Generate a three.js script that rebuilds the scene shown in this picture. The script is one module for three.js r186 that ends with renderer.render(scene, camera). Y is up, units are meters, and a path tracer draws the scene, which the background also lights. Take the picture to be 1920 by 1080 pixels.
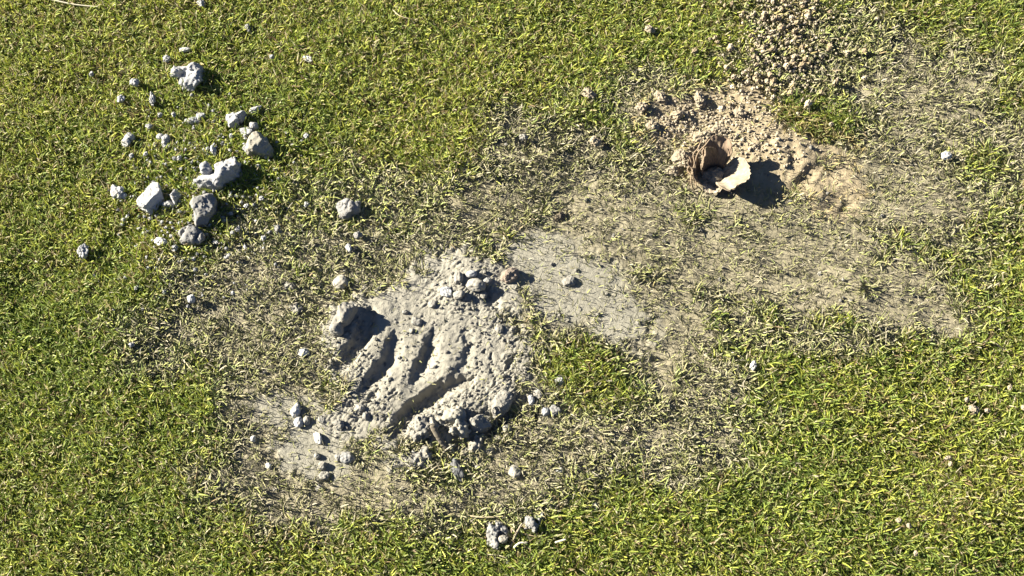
import * as THREE from 'three';
import { MarchingCubes } from 'three/addons/objects/MarchingCubes.js';
import { mergeVertices } from 'three/addons/utils/BufferGeometryUtils.js';
import { createNoise2D, createNoise3D } from 'simplex-noise';

// ---------- camera, sky, sun, exposure (metres; the origin is the middle of the muddy patch of lawn) ----------
const scene = new THREE.Scene();
const camera = new THREE.PerspectiveCamera(23, 16 / 9, 0.05, 200);
camera.position.set(0, 1.6 * Math.sin(65 * Math.PI / 180), 1.6 * Math.cos(65 * Math.PI / 180));   // held at eye height, looking down at the ground
camera.lookAt(0, 0, 0);
const renderer = new THREE.WebGLRenderer({ antialias: true });
renderer.toneMapping = THREE.LinearToneMapping;
renderer.toneMappingExposure = 4.8;
renderer.shadowMap.enabled = true;
const ELEV = 27 * Math.PI / 180, sunDir = new THREE.Vector3(-0.971 * Math.cos(ELEV), Math.sin(ELEV), -0.239 * Math.cos(ELEV)).normalize();
{   // clear, dry, deep blue sky: paler towards the horizon and round the sun
  const W = 512, H = 256, d = new Float32Array(W * H * 4), v = new THREE.Vector3();
  for (let j = 0; j < H; j++) for (let i = 0; i < W; i++) {
    const el = ((j + 0.5) / H - 0.5) * Math.PI, az = ((i + 0.5) / W - 0.5) * 2 * Math.PI; v.set(Math.cos(el) * Math.cos(az), Math.sin(el), Math.cos(el) * Math.sin(az));
    const up = Math.max(0, v.y), hor = Math.exp(-up * 4.5), g = Math.max(0, v.dot(sunDir)), glow = 0.03 * Math.pow(g, 6) + 0.16 * Math.pow(g, 40), k = (j * W + i) * 4, below = v.y < 0 ? 0.5 : 1;
    d[k] = (0.014 + 0.056 * hor + glow) * below; d[k + 1] = (0.028 + 0.065 * hor + glow * 0.93) * below; d[k + 2] = (0.066 + 0.068 * hor + glow * 0.8) * below; d[k + 3] = 1;
  }
  const t = new THREE.DataTexture(d, W, H, THREE.RGBAFormat, THREE.FloatType); t.mapping = THREE.EquirectangularReflectionMapping; t.magFilter = THREE.LinearFilter; t.needsUpdate = true;
  scene.background = t; scene.environment = t;
}
const sun = new THREE.DirectionalLight(new THREE.Color(1, 0.915, 0.755), 5);
sun.name = 'sun'; sun.position.copy(sunDir).multiplyScalar(6); sun.castShadow = true; sun.shadow.radius = 1;
sun.shadow.mapSize.set(4096, 4096);
Object.assign(sun.shadow.camera, { left: -1.6, right: 1.6, top: 1.2, bottom: -1.2, near: 0.5, far: 12 });
scene.add(sun); scene.add(sun.target);

// ---------- helpers ----------
function rng(seed) { let a = seed >>> 0; return () => { a = (a + 0x6D2B79F5) | 0; let t = Math.imul(a ^ (a >>> 15), 1 | a); t = (t + Math.imul(t ^ (t >>> 7), 61 | t)) ^ t; return ((t ^ (t >>> 14)) >>> 0) / 4294967296; }; }
const n2 = createNoise2D(rng(11)), n3 = createNoise3D(rng(23));
const clamp = (v, a = 0, b = 1) => Math.min(b, Math.max(a, v));
const smooth = (a, b, v) => { const t = clamp((v - a) / (b - a)); return t * t * (3 - 2 * t); };
const mix = (a, b, t) => a + (b - a) * t;
const used = {};
function numbered(n) { const k = used[n] = (used[n] ?? -1) + 1; return k ? n + '_' + String(k).padStart(3, '0') : n; }
function tag(o, label, category, group, kind) {
  o.userData = { label, category };
  if (group) o.userData.group = group;
  if (kind) o.userData.kind = kind;
  return o;
}
const shadowed = o => { o.castShadow = o.receiveShadow = true; return o; };

// ---------- where the mud, the sand and the lawn lie (ellipses: centre x, z, half axes, turn, strength; metres) ----------
const BARE = [[-0.0852, 0.0972, 0.1087, 0.0947, -0.3491, 1], [-0.0571, 0.0133, 0.0721, 0.0594, 0, 1], [-0.1429, 0.046, 0.0625, 0.0487, -0.5236, 1], [-0.156, 0.1562, 0.0491, 0.0275, -0.1745, 0.9], [-0.0059, 0.0972, 0.0352, 0.0568, 0, 0.7]];                    // trampled stiff mud
const POOL = [[0.0573, -0.0033, 0.0754, 0.0413, 0.2443, 1], [0.1193, 0.0395, 0.0418, 0.0391, 0.5236, 0.95], [-0.2092, 0.1865, 0.043, 0.0349, 0.3491, 1], [-0.2403, 0.1501, 0.0434, 0.0233, 0.1745, 0.85], [0.0244, -0.0471, 0.0488, 0.0239, 0, 0.85]];   // settled slurry
const SAND = [[0.2935, -0.1776, 0.0947, 0.0598, 0.1745, 1], [0.3735, -0.1236, 0.0436, 0.0355, 0.3491, 0.75], [0.2366, -0.2293, 0.0959, 0.0411, -0.2094, 0.8], [0.343, -0.3566, 0.033, 0.0557, 0, 0.4]];
const MIXED = [[-0.2294, 0.1835, 0.0975, 0.0723, 0.1745, 0.73], [0.0901, 0.0133, 0.1382, 0.0858, 0.2618, 0.76], [-0.0646, 0.0972, 0.1703, 0.1515, 0, 0.6], [0.2851, -0.106, 0.0868, 0.0351, 0.0873, 0.76], [0.3417, -0.3408, 0.0591, 0.079, 0, 0.45], [0.1828, -0.1739, 0.0567, 0.0582, 0, 0.66], [0.0971, -0.0268, 0.0668, 0.054, 0, 0.76], [0.1169, -0.0781, 0.1169, 0.0693, 0, 0.74], [0.2975, -0.0268, 0.1943, 0.0708, 0.0873, 0.76], [0.4445, 0.0133, 0.0781, 0.0528, 0.3491, 0.76], [0.4295, -0.1236, 0.1307, 0.0922, 0, 0.7],
  [0.1718, 0.0654, 0.0711, 0.0706, 0, 0.72], [0.5001, -0.2405, 0.0962, 0.0978, 0, 0.64], [0.5612, -0.1739, 0.0694, 0.0728, 0, 0.6], [0.0189, -0.1739, 0.082, 0.0655, 0, 0.62], [0.0751, -0.145, 0.0876, 0.0645, 0, 0.58], [-0.0186, -0.1025, 0.0805, 0.0561, 0, 0.66],
  [-0.2804, 0.0395, 0.1193, 0.0912, 0.3491, 0.6], [-0.2562, 0.1285, 0.0757, 0.0683, 0, 0.6], [-0.3739, 0.0589, 0.0771, 0.058, 0, 0.42], [-0.146, -0.0336, 0.146, 0.0508, 0.0873, 0.58], [-0.1243, -0.1166, 0.1305, 0.0636, 0, 0.42], [-0.2573, -0.0608, 0.1041, 0.0481, 0, 0.42],
  [-0.1528, 0.2311, 0.1415, 0.044, -0.1396, 0.7], [-0.0338, 0.2428, 0.0959, 0.0495, 0, 0.66], [0.1213, 0.1593, 0.127, 0.0732, 0.1745, 0.6], [0.21, 0.1223, 0.0525, 0.0498, 0, 0.6], [0.4165, -0.3016, 0.1106, 0.093, 0, 0.42], [0.1792, -0.233, 0.0768, 0.0525, 0, 0.55], [-0.2844, 0.2134, 0.0569, 0.0533, 0, 0.5], [0.0229, 0.1835, 0.0631, 0.0602, 0, 0.62], [0.3508, -0.2939, 0.0844, 0.0927, 0, 0.45], [0.3554, 0.0654, 0.1007, 0.0193, -0.0698, 0.5]];
const YELLOW = [[-0.5498, -0.325, 0.1702, 0.1176, 0, 0.9], [-0.2633, -0.3487, 0.1712, 0.0872, 0, 0.8], [-0.1026, -0.2405, 0.0962, 0.0827, 0, 0.9], [-0.4131, -0.145, 0.0939, 0.086, 0, 0.5], [0.4005, 0.1409, 0.1045, 0.0432, 0, 0.6], [0.4762, 0.2252, 0.068, 0.0706, 0, 0.7]], LUSH = [[-0.5154, 0.0654, 0.1007, 0.0963, 0, 0.9], [-0.4039, 0.2134, 0.1479, 0.0947, 0, 0.7], [0.3124, 0.1532, 0.1157, 0.0735, 0, 0.5], [0.1928, 0.2252, 0.1474, 0.0882, 0, 0.6]];   // sorts of grass
const GREEN = [[0.0764, 0.0972, 0.0441, 0.0316, 0.1745, 0.8], [0.099, 0.1285, 0.0466, 0.0279, 0, 0.7], [0.3574, -0.2218, 0.0479, 0.0283, 0.2618, 0.95], [0.5497, -0.1594, 0.0283, 0.0217, 0, 0.7], [-0.0887, -0.1922, 0.057, 0.0441, 0, 0.8], [0.0279, 0.2774, 0.1117, 0.0228, 0, 0.5], [-0.0653, 0.2193, 0.0341, 0.0177, 0, 0.5], [0.1543, -0.0133, 0.0181, 0.0094, 0, 0.35]];
function zone(list, x, z, wob, out = 1.42, full = 0.66) {
  let m = 0;
  for (const [cx, cz, rx, rz, a, s] of list) {
    const dx = x - cx, dz = z - cz;
    if (Math.abs(dx) > 0.35 || Math.abs(dz) > 0.35) continue;
    const c = Math.cos(a), q = Math.sin(a), u = (dx * c + dz * q) / rx, v = (-dx * q + dz * c) / rz;
    const d = Math.sqrt(u * u + v * v) + wob;
    m = Math.max(m, s * smooth(out, full, d));
  }
  return m;
}
function cover(x, z) {
  const w = 0.26 * n2(x * 13, z * 13) + 0.2 * n2(x * 36 + 7, z * 36) + 0.14 * n2(x * 90, z * 90 + 5), w2 = 0.3 * n2(x * 60 + 3, z * 60);
  const bare = zone(BARE, x, z, w * 0.8, 1.5, 0.6), pool = zone(POOL, x, z, w * 1.1, 1.75, 0.5), sand = zone(SAND, x, z, w * 0.7);
  const green = zone(GREEN, x, z, w);
  let mud = Math.max(bare, pool * 0.95, sand, zone(MIXED, x, z, w * 1.2 + w2 * 0.5, 1.6, 0.6));
  mud *= 1 - 0.85 * green;
  return { bare: bare * (1 - green), pool: pool * (1 - green), sand, green, mud };
}

// ---------- the shape of the ground ----------
function path(x, z, pts, far = 1) {   // distance to a polyline; FAR > 1 stretches its gentler side
  let best = 9; path.t = 0; const last = pts.length / 2 - 1;
  for (let i = 0; i + 3 < pts.length; i += 2) {
    const ax = pts[i], az = pts[i + 1], bx = pts[i + 2] - ax, bz = pts[i + 3] - az;
    const t = clamp(((x - ax) * bx + (z - az) * bz) / (bx * bx + bz * bz));
    const side = (x - ax) * bz - (z - az) * bx > 0 ? far : 1;
    const d = Math.hypot(x - ax - bx * t, z - az - bz * t) / side;
    if (d < best) { best = d; path.t = (i / 2 + t) / last; }
  }
  return best;
}
const DENTS = [   // [points, half width, depth, share of the width that is flat, stretch of the gentle side]; pressed in from one side, so one wall is steep
  [[-0.1349, 0.0705, -0.1379, 0.0858, -0.1523, 0.1073, -0.1612, 0.1173], 0.0066, 0.0095, 0.15, 3],
  [[-0.0913, 0.0628, -0.0961, 0.0833, -0.1067, 0.1048], 0.0066, 0.0095, 0.15, 2.6],
  [[-0.0523, 0.0551, -0.0479, 0.0731, -0.0518, 0.0922, -0.0609, 0.1073], 0.0054, 0.0032, 0.15, 2],
  [[-0.0526, 0.1136, -0.0845, 0.1273, -0.109, 0.1458, -0.1255, 0.169], 0.0103, 0.0148, 0.3, 1.5],
  [[-0.1498, 0.1254, -0.1534, 0.1359], 0.0054, 0.0049, 0.3, 1.3],
  [[-0.1612, 0.0356, -0.1682, 0.0654, -0.188, 0.0959], 0.0115, 0.0113, 0.35, 1.2],
  [[-0.0331, 0.0033, -0.021, 0.0231], 0.0084, 0.0063, 0.2, 1.4],
  [[0.0105, 0.1316, -0.0029, 0.1501, -0.023, 0.1702, -0.0458, 0.1884], 0.0066, 0.0113, 0.25, 1.3],
  [[0.0267, 0.147, 0.0231, 0.1593], 0.0054, 0.0077, 0.2, 1.3],
  [[0.003, 0.0395, 0.0089, 0.0538], 0.0066, 0.0056, 0.2, 1.4],
  [[0.0035, 0.0858, -0.0059, 0.0985], 0.0042, 0.0042, 0.2, 1.4],
  [[-0.2325, 0.1359, -0.2234, 0.1409], 0.0042, 0.0028, 0.2, 1],
  [[0.3282, -0.1776, 0.33, -0.1537], 0.006, 0.0049, 0.1, 2], [[0.3512, -0.1522, 0.3304, -0.1293], 0.0072, 0.0063, 0.15, 2], [[0.3055, -0.1944, 0.2903, -0.1776], 0.0048, 0.0035, 0.1, 2],
  [[0.3904, -0.106, 0.3801, -0.0955], 0.0048, 0.0035, 0.1, 2],
  [[0.0095, -0.1849, 0.0252, -0.1783], 0.009, 0.0092, 0.3, 1.2], [[-0.3027, -0.3928, -0.293, -0.3968], 0.009, 0.0092, 0.2, 1.2], [[-0.2454, -0.0677, -0.3337, -0.0955], 0.0241, 0.0035, 0.1, 1],
];
const RISES = [
  [[-0.1116, 0.0972, -0.1253, 0.1254], 0.0157, 0.0019], [[-0.0677, 0.0909, -0.0789, 0.1161], 0.0145, 0.0019], [[-0.0408, 0.1273, -0.0304, 0.1129], 0.0145, 0.0028], [[-0.0922, 0.1654, -0.0637, 0.1501, -0.0175, 0.1316], 0.0301, 0.0046],
  [[-0.0454, -0.0133, -0.0662, 0.0066], 0.0362, 0.0046], [[-0.1811, 0.1161, -0.1589, 0.0909], 0.0241, 0.0019], [[-0.1437, 0.0264, -0.1451, 0.0654], 0.0205, 0.0023], [[-0.1864, 0.1285, -0.1735, 0.1532], 0.0181, 0.0014],
  [[0.2724, -0.1922, 0.3336, -0.1667], 0.0513, 0.0061], [[0.2218, -0.1944, 0.1982, -0.1667], 0.0181, 0.0037], [[0.3604, -0.1166, 0.3467, -0.1025], 0.0205, 0.0037], [[0.1927, -0.2481, 0.1537, -0.2368], 0.0217, 0.0023],
];
const TORN = [[-0.0347, 0.1532, 0.0868, 0.049, -0.2618, 1], [0.0059, 0.0972, 0.047, 0.0631, 0, 0.9], [-0.1741, 0.1409, 0.0522, 0.037, 0, 0.8], [-0.0477, 0.0395, 0.0716, 0.0391, 0, 0.5]];
const ROUGH = [[-0.1788, 0.1035, 0.0322, 0.0283, -0.5236, 1], [-0.0543, 0, 0.0482, 0.0366, 0, 0.8], [-0.0665, 0.1562, 0.0549, 0.0245, -0.2618, 1], [0.0146, 0.1161, 0.0351, 0.0437, 0, 0.8], [-0.1741, 0.1409, 0.0406, 0.0216, 0, 0.7], [-0.1892, 0.0718, 0.0177, 0.0448, 0.3491, 0.9], [-0.006, 0.046, 0.0357, 0.0324, 0, 0.6]];
const fbm = (x, z, f) => n2(x * f, z * f) + 0.5 * n2(x * f * 2.1 + 5, z * f * 2.1) + 0.25 * n2(x * f * 4.3, z * f * 4.3 + 9);
function height(x, z, c = null) {
  let h = 0.0035 * n2(x * 5, z * 5) + 0.0015 * n2(x * 17, z * 17);
  if (Math.abs(x) > 0.75 || Math.abs(z) > 0.6) return h;
  c = c || cover(x, z);
  const stiff = smooth(0.1, 0.95, c.bare), flat = smooth(0.3, 0.85, c.pool) * (1 - 0.85 * stiff), sandy = smooth(0.3, 0.8, c.sand);
  h = mix(h, 0.003 + 0.0006 * n2(x * 9, z * 9), flat);
  h = mix(h, 0.004 + 0.0015 * n2(x * 11, z * 11), stiff);
  h += 0.002 * smooth(0.3, 0.7, c.mud) * (1 - flat);
  let cut = 0, up = 0;
  const jx = x + 0.002 * n2(x * 70, z * 70) + 0.0007 * n2(x * 260, z * 260), jz = z + 0.002 * n2(x * 70 + 40, z * 70) + 0.0007 * n2(x * 260, z * 260 + 4);
  for (const [p, w, r] of RISES) { if (Math.abs(x - p[0]) > 0.2 || Math.abs(z - p[1]) > 0.2) continue; const d = path(jx, jz, p); up = Math.max(up, r * smooth(w, 0, d)); }
  for (const [p, w, r, f, far] of DENTS) { if (Math.abs(x - p[0]) > 0.2 || Math.abs(z - p[1]) > 0.2) continue; const d = path(jx, jz, p, far); cut = Math.max(cut, r * smooth(w, w * f, d) * (0.45 + 0.55 * Math.sin(Math.PI * clamp(path.t, 0.06, 0.94)))); }
  h += up - cut;
  // crumbly and worked surfaces
  const rough = stiff * clamp(zone(ROUGH, x, z, 0.35 * n2(x * 40, z * 40)) + 0.25 * smooth(0.1, 0.6, n2(x * 30 + 2, z * 30))), lumps = Math.abs(n2(x * 120, z * 120)) * 0.7 + Math.abs(n2(x * 260, z * 260)) * 0.35;
  h += rough * (0.0042 * lumps - 0.001) + stiff * (0.0005 * fbm(x, z, 120) + 0.00035 * n2((x + z) * 90, (z - x) * 500)) * (1 - rough);
  h += sandy * (0.0008 * fbm(x, z, 60) + 0.0005 * n2(x * 420, z * 420));
  const torn = stiff * smooth(0.3, 0.7, zone(TORN, x, z, 0.2 * n2(x * 40, z * 40)));   // drying cracks and broken lower edge
  if (torn > 0) h -= torn * (0.003 * smooth(0.09, 0.0, Math.abs(n2(x * 26 + 8, z * 26) + 0.2 * n2(x * 110, z * 110))) + 0.0012 * smooth(0.1, 0, Math.abs(n2(x * 61, z * 61 + 3))));
  h += 0.0006 * smooth(0.2, 0.6, c.mud) * (1 - flat) * (1 - stiff) * fbm(x, z, 95);
  h += flat * (0.00028 * fbm(x, z, 110));
  return h;
}

// ---------- ground: one sheet, fine where the mud is, reaching to the horizon ----------
function axis(lo, hi, fine0, fine1, far) {
  const a = []; let v = fine0;
  for (; v < fine1; v += 0.0015) a.push(v);
  for (v = fine1; v < hi; v += 0.0027) a.push(v);
  let s = 0.004; for (; v < far; v += s, s *= 1.28) a.push(v); a.push(far);
  for (v = fine0 - 0.0027; v > lo; v -= 0.0027) a.unshift(v);
  s = 0.004; for (; v > -far; v -= s, s *= 1.28) a.unshift(v); a.unshift(-far);
  return a;
}
const xs = axis(-0.68, 0.7, -0.32, 0.16, 90), zs = axis(-0.47, 0.44, -0.1, 0.25, 90);
const NX = xs.length, NZ = zs.length, gp = new Float32Array(NX * NZ * 3), gc = new Float32Array(NX * NZ * 3), gu = new Float32Array(NX * NZ * 2);
const SOIL = [0.088, 0.073, 0.047], THATCH = [0.153, 0.147, 0.071], MUD = [0.196, 0.188, 0.158], SLURRY = [0.186, 0.179, 0.146], SANDC = [0.22, 0.183, 0.118], LOAM = [0.168, 0.152, 0.103];
for (let j = 0, k = 0; j < NZ; j++) for (let i = 0; i < NX; i++, k++) {
  const x = xs[i], z = zs[j], near = Math.abs(x) < 0.75 && Math.abs(z) < 0.6, c = near ? cover(x, z) : { bare: 0, pool: 0, sand: 0, mud: 0, green: 0 };
  gp[k * 3] = x; gp[k * 3 + 1] = height(x, z, c); gp[k * 3 + 2] = z; gu[k * 2] = x * 8; gu[k * 2 + 1] = z * 8;
  const a = smooth(0.18, 0.5, c.mud + 0.12 * n2(x * 50, z * 50)), p = smooth(0.2, 0.95, c.pool), b = smooth(0.35, 0.65, c.bare), s = smooth(0.3, 0.6, c.sand + 0.08 * n2(x * 70, z * 70));
  const far = smooth(1.1, 2.2, Math.hypot(x, z)), g1 = 1 + 0.16 * n2(x * 30, z * 30) + 0.12 * n2(x * 170, z * 170), g2 = 1 + 0.07 * n2(x * 25, z * 25) + 0.07 * n2(x * 240, z * 240);
  for (let q = 0; q < 3; q++) {
    let v = mix(SOIL[q], THATCH[q], Math.max(far, 0.35 + 0.3 * n2(x * 45 + 9, z * 45))) * g1;
    v = mix(v, LOAM[q] * g1, a); v = mix(v, SLURRY[q] * g2, p * a); v = mix(v, MUD[q] * g2, b); v = mix(v, SANDC[q] * g1, s);
    gc[k * 3 + q] = v;
  }
}
const gi = [];
for (let j = 0; j + 1 < NZ; j++) for (let i = 0; i + 1 < NX; i++) { const a = j * NX + i, b = a + 1, c = a + NX, d = c + 1; gi.push(a, c, b, b, c, d); }
const gg = new THREE.BufferGeometry();
gg.setAttribute('position', new THREE.BufferAttribute(gp, 3)); gg.setAttribute('color', new THREE.BufferAttribute(gc, 3)); gg.setAttribute('uv', new THREE.BufferAttribute(gu, 2));
gg.setIndex(gi); gg.computeVertexNormals();
function grainTexture(size, cells, seed) {   // tileable fine grain
  const r = rng(seed), d = new Uint8Array(size * size * 4), acc = new Float32Array(size * size);
  for (const [n, w] of cells) {
    const g = Float32Array.from({ length: n * n }, r);
    for (let y = 0; y < size; y++) for (let x = 0; x < size; x++) {
      const u = x / size * n, v = y / size * n, i = Math.floor(u), j = Math.floor(v), fu = smooth(0, 1, u - i), fv = smooth(0, 1, v - j), i1 = (i + 1) % n, j1 = (j + 1) % n;
      acc[y * size + x] += w * mix(mix(g[j * n + i], g[j * n + i1], fu), mix(g[j1 * n + i], g[j1 * n + i1], fu), fv);
    }
  }
  for (let i = 0; i < acc.length; i++) { const v = clamp(acc[i]) * 255; d[i * 4] = d[i * 4 + 1] = d[i * 4 + 2] = v; d[i * 4 + 3] = 255; }
  const t = new THREE.DataTexture(d, size, size); t.wrapS = t.wrapT = THREE.RepeatWrapping; t.magFilter = THREE.LinearFilter; t.needsUpdate = true; return t;
}
const grain = grainTexture(1024, [[64, 0.3], [160, 0.4], [400, 0.3]], 5);
const groundMat = new THREE.MeshStandardMaterial({ vertexColors: true, roughness: 0.92, bumpMap: grain, bumpScale: 0.0006 });
const ground = shadowed(new THREE.Mesh(gg, groundMat)); ground.name = 'ground';
tag(ground, 'lawn soil with a trampled grey mud patch, a settled slurry and a sandy mound', 'ground', null, 'structure'); scene.add(ground);

// ---------- stones and clods ----------
const TONE = { clay: [0.245, 0.25, 0.255], clayDark: [0.165, 0.165, 0.16], pale: [0.31, 0.315, 0.315], white: [0.4, 0.4, 0.38], tan: [0.215, 0.205, 0.172], mud: [0.178, 0.172, 0.152], red: [0.185, 0.15, 0.12], slate: [0.062, 0.065, 0.068], sand: [0.235, 0.2, 0.145], brown: [0.12, 0.1, 0.07] };
const rockMat = new THREE.MeshStandardMaterial({ vertexColors: true, roughness: 0.95 });
const stoneMat = new THREE.MeshStandardMaterial({ vertexColors: true, roughness: 0.7 });
function paint(geo, tone, seed, speck, f) {
  const p = geo.attributes.position, c = new Float32Array(p.count * 3), o = seed * 3.7;
  for (let i = 0; i < p.count; i++) {
    const x = p.getX(i) * f + o, y = p.getY(i) * f, z = p.getZ(i) * f, s = 1 + speck * (n3(x, y, z) * 0.5 + n3(x * 3.1, y * 3.1, z * 3.1) * 0.6), warm = 0.05 * n3(x * 0.4, y * 0.4 + 9, z * 0.4);
    c[i * 3] = tone[0] * s * (1 + warm); c[i * 3 + 1] = tone[1] * s; c[i * 3 + 2] = tone[2] * s * (1 - warm);
  }
  geo.setAttribute('color', new THREE.BufferAttribute(c, 3)); return geo;
}
function rockGeometry(seed, L, H, W, style) {   // one broken or rounded lump
  const r = rng(seed * 977 + 5), big = Math.max(L, W), detail = Math.round(clamp(big / 0.0011, 7, 26));
  const g0 = new THREE.IcosahedronGeometry(1, detail); g0.deleteAttribute('uv'); g0.deleteAttribute('normal');
  const geo = mergeVertices(g0, 1e-5), p = geo.attributes.position, planes = [];
  const K = style === 'pebble' ? 9 : style === 'clod' ? 8 : 11;
  for (let i = 0; i < K; i++) { const t = r() * 6.283, y = r() * 2 - 1, q = Math.sqrt(1 - y * y); planes.push([q * Math.cos(t), y, q * Math.sin(t), style === 'pebble' ? 0.74 + 0.26 * r() : 0.66 + 0.34 * r()]); }
  const [a1, a2, a3] = style === 'pebble' ? [0.1, 0.025, 0.012] : style === 'clod' ? [0.14, 0.06, 0.03] : [0.22, 0.15, 0.06];
  const sharp = style === 'pebble' ? 13 : 18, o = seed * 13.1;
  for (let i = 0; i < p.count; i++) {
    const x = p.getX(i), y = p.getY(i), z = p.getZ(i);
    let acc = Math.pow(1 / 1.12, sharp);
    for (const [a, b, c, d] of planes) { const q = x * a + y * b + z * c; if (q > 0.02) acc += Math.pow(q / d, sharp); }
    let R = Math.pow(acc, -1 / sharp);
    R += a1 * n3(x * 1.5 + o, y * 1.5, z * 1.5) + a2 * n3(x * 4 + o, y * 4, z * 4 + 3) + a3 * n3(x * 11 + o, y * 11, z * 11) + a3 * 0.6 * n3(x * 24 + o, y * 24, z * 24);
    p.setXYZ(i, x * R * L / 2, y * R * H / 2, z * R * W / 2);
  }
  geo.computeVertexNormals(); return geo;
}
const footprints = [];   // where things press the grass down
function restOn(x, z, r) { let h = -1; for (let k = 0; k < 9; k++) { const a = k * 0.785, q = k ? r * 0.6 : 0; h = Math.max(h, 0); h += height(x + q * Math.cos(a), z + q * Math.sin(a)) / 9; } return h; }
let rockSeed = 0;
function rock(name, label, category, group, [x, z], L, W, H, deg, style, tone, sink = 0.3, lift = 0) {
  const seed = ++rockSeed, geo = paint(rockGeometry(seed, L, H, W, style), TONE[tone], seed, style === 'pebble' ? 0.18 : 0.2, style === 'pebble' ? 500 : 650);
  const m = shadowed(new THREE.Mesh(geo, style === 'pebble' ? stoneMat : rockMat)); m.name = numbered(name);
  const y = restOn(x, z, L / 2) + lift + H * (0.5 - sink);
  m.position.set(x, y, z + y * 0.35); m.rotation.y = -deg * Math.PI / 180;
  tag(m, label, category, group); scene.add(m); footprints.push([m.position.x, m.position.z, Math.min(L, W) * 0.5, 1]); return m;
}
function lumpGeometry(blobs, size, seed, amp, res = 54, freq = 1) {   // clods with hollows and overhangs: a smooth union of lumps, broken up by noise
  const mc = new MarchingCubes(res, rockMat, false, false, 120000); mc.isolation = 0;
  const half = res / 2, o = seed * 5.3, pr = rng(seed * 31 + 7);
  const cuts = blobs.map(b => Array.from({ length: b[7] ? b[7] === 2 ? 2 : 7 : 4 }, () => { const t = pr() * 6.283, y = pr() * 1.6 - 0.6, q = Math.sqrt(Math.max(0, 1 - y * y)); return [q * Math.cos(t), y, q * Math.sin(t), 0.62 + 0.3 * pr()]; }));   // broken faces
  for (let k = 0; k < res; k++) for (let j = 0; j < res; j++) for (let i = 0; i < res; i++) {
    const x = (i - half) / half * size, y = (j - half) / half * size, z = (k - half) / half * size; let d = 1;
    for (let bi = 0; bi < blobs.length; bi++) {
      const [bx, by, bz, rx, ry, rz, a = 0, box = 0] = blobs[bi];
      const c = Math.cos(a), s = Math.sin(a), u = ((x - bx) * c + (z - bz) * s) / rx, v = (y - by) / ry, w = (-(x - bx) * s + (z - bz) * c) / rz, e = box === 2 ? 7 : box ? 4 : 2.4;
      let q = (Math.pow(Math.pow(Math.abs(u), e) + Math.pow(Math.abs(v), e) + Math.pow(Math.abs(w), e), 1 / e) - 1) * Math.min(rx, ry, rz);
      for (const [na, nb, nc, nd] of cuts[bi]) q = Math.max(q, (u * na + v * nb + w * nc - nd) * Math.min(rx, ry, rz));
      const kk = size * 0.05, t = clamp(0.5 + 0.5 * (d - q) / kk); d = mix(d, q, t) - kk * t * (1 - t);
    }
    const f = freq * 130;
    d += amp * size * (0.075 * n3(x * f + o, y * f, z * f) + 0.026 * n3(x * f * 2.2, y * f * 2.2 + o, z * f * 2.2) + 0.09 * n3(x * f * 0.45, y * f * 0.45, z * f * 0.45 + o * 2)) + 0.00045 * n3(x * 900, y * 900, z * 900 + o);
    mc.field[k * mc.size2 + j * mc.size + i] = -d;
  }
  mc.update();
  const n = mc.count, g0 = new THREE.BufferGeometry(); g0.setAttribute('position', new THREE.BufferAttribute(mc.positionArray.slice(0, n * 3).map(v => v * size), 3));
  // keep only the largest connected piece
  const g = mergeVertices(g0, size * 1e-5), idx = g.index.array, par = Int32Array.from({ length: g.attributes.position.count }, (_, i) => i);
  const find = a => { while (par[a] !== a) a = par[a] = par[par[a]]; return a; };
  for (let i = 0; i < idx.length; i += 3) { const a = find(idx[i]); par[find(idx[i + 1])] = a; par[find(idx[i + 2])] = a; }
  const cnt = {}; for (let i = 0; i < idx.length; i += 3) { const a = find(idx[i]); cnt[a] = (cnt[a] || 0) + 1; }
  const best = +Object.keys(cnt).sort((a, b) => cnt[b] - cnt[a])[0], keep = [];
  for (let i = 0; i < idx.length; i += 3) if (find(idx[i]) === best && idx[i] !== idx[i + 1] && idx[i + 1] !== idx[i + 2] && idx[i] !== idx[i + 2]) keep.push(idx[i], idx[i + 1], idx[i + 2]);
  g.setIndex(keep); const ng = g.toNonIndexed(), out = mergeVertices(ng, 1e-7); out.computeVertexNormals(); return out;
}
function lump(name, label, category, group, [x, z], blobs, deg, tone, { amp = 1, lift = 0, freq = 1, speck = 0.2, res = 54, roll = 0 } = {}) {
  const mm = blobs.map(b => b.map((v, i) => i < 6 ? v * (i < 3 ? 1 : 1.14) / 1000 : v)), size = 1.25 * Math.max(...mm.map(b => Math.max(Math.abs(b[0]) + Math.max(b[3], b[5]), Math.abs(b[1]) + b[4], Math.abs(b[2]) + Math.max(b[3], b[5]))));
  const seed = ++rockSeed, geo = paint(lumpGeometry(mm, size, seed, amp, res, freq), TONE[tone], seed, speck, 600);
  const m = shadowed(new THREE.Mesh(geo, rockMat)); m.name = numbered(name);
  const reach = Math.min(...mm.map(b => Math.max(b[3], b[5]))), y = restOn(x, z, reach) + lift;
  m.position.set(x, y, z); m.rotation.set(roll, -deg * Math.PI / 180, 0, 'YXZ');
  tag(m, label, category, group); scene.add(m);
  for (const b of mm) { const a = deg * Math.PI / 180, c = Math.cos(a), s = Math.sin(a); footprints.push([x + b[0] * c - b[2] * s, z + b[0] * s + b[2] * c, Math.min(b[3], b[5]) * 0.95, 1]); }
  return m;
}
const CL = 'dry clay clods fallen on the lawn';
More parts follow.
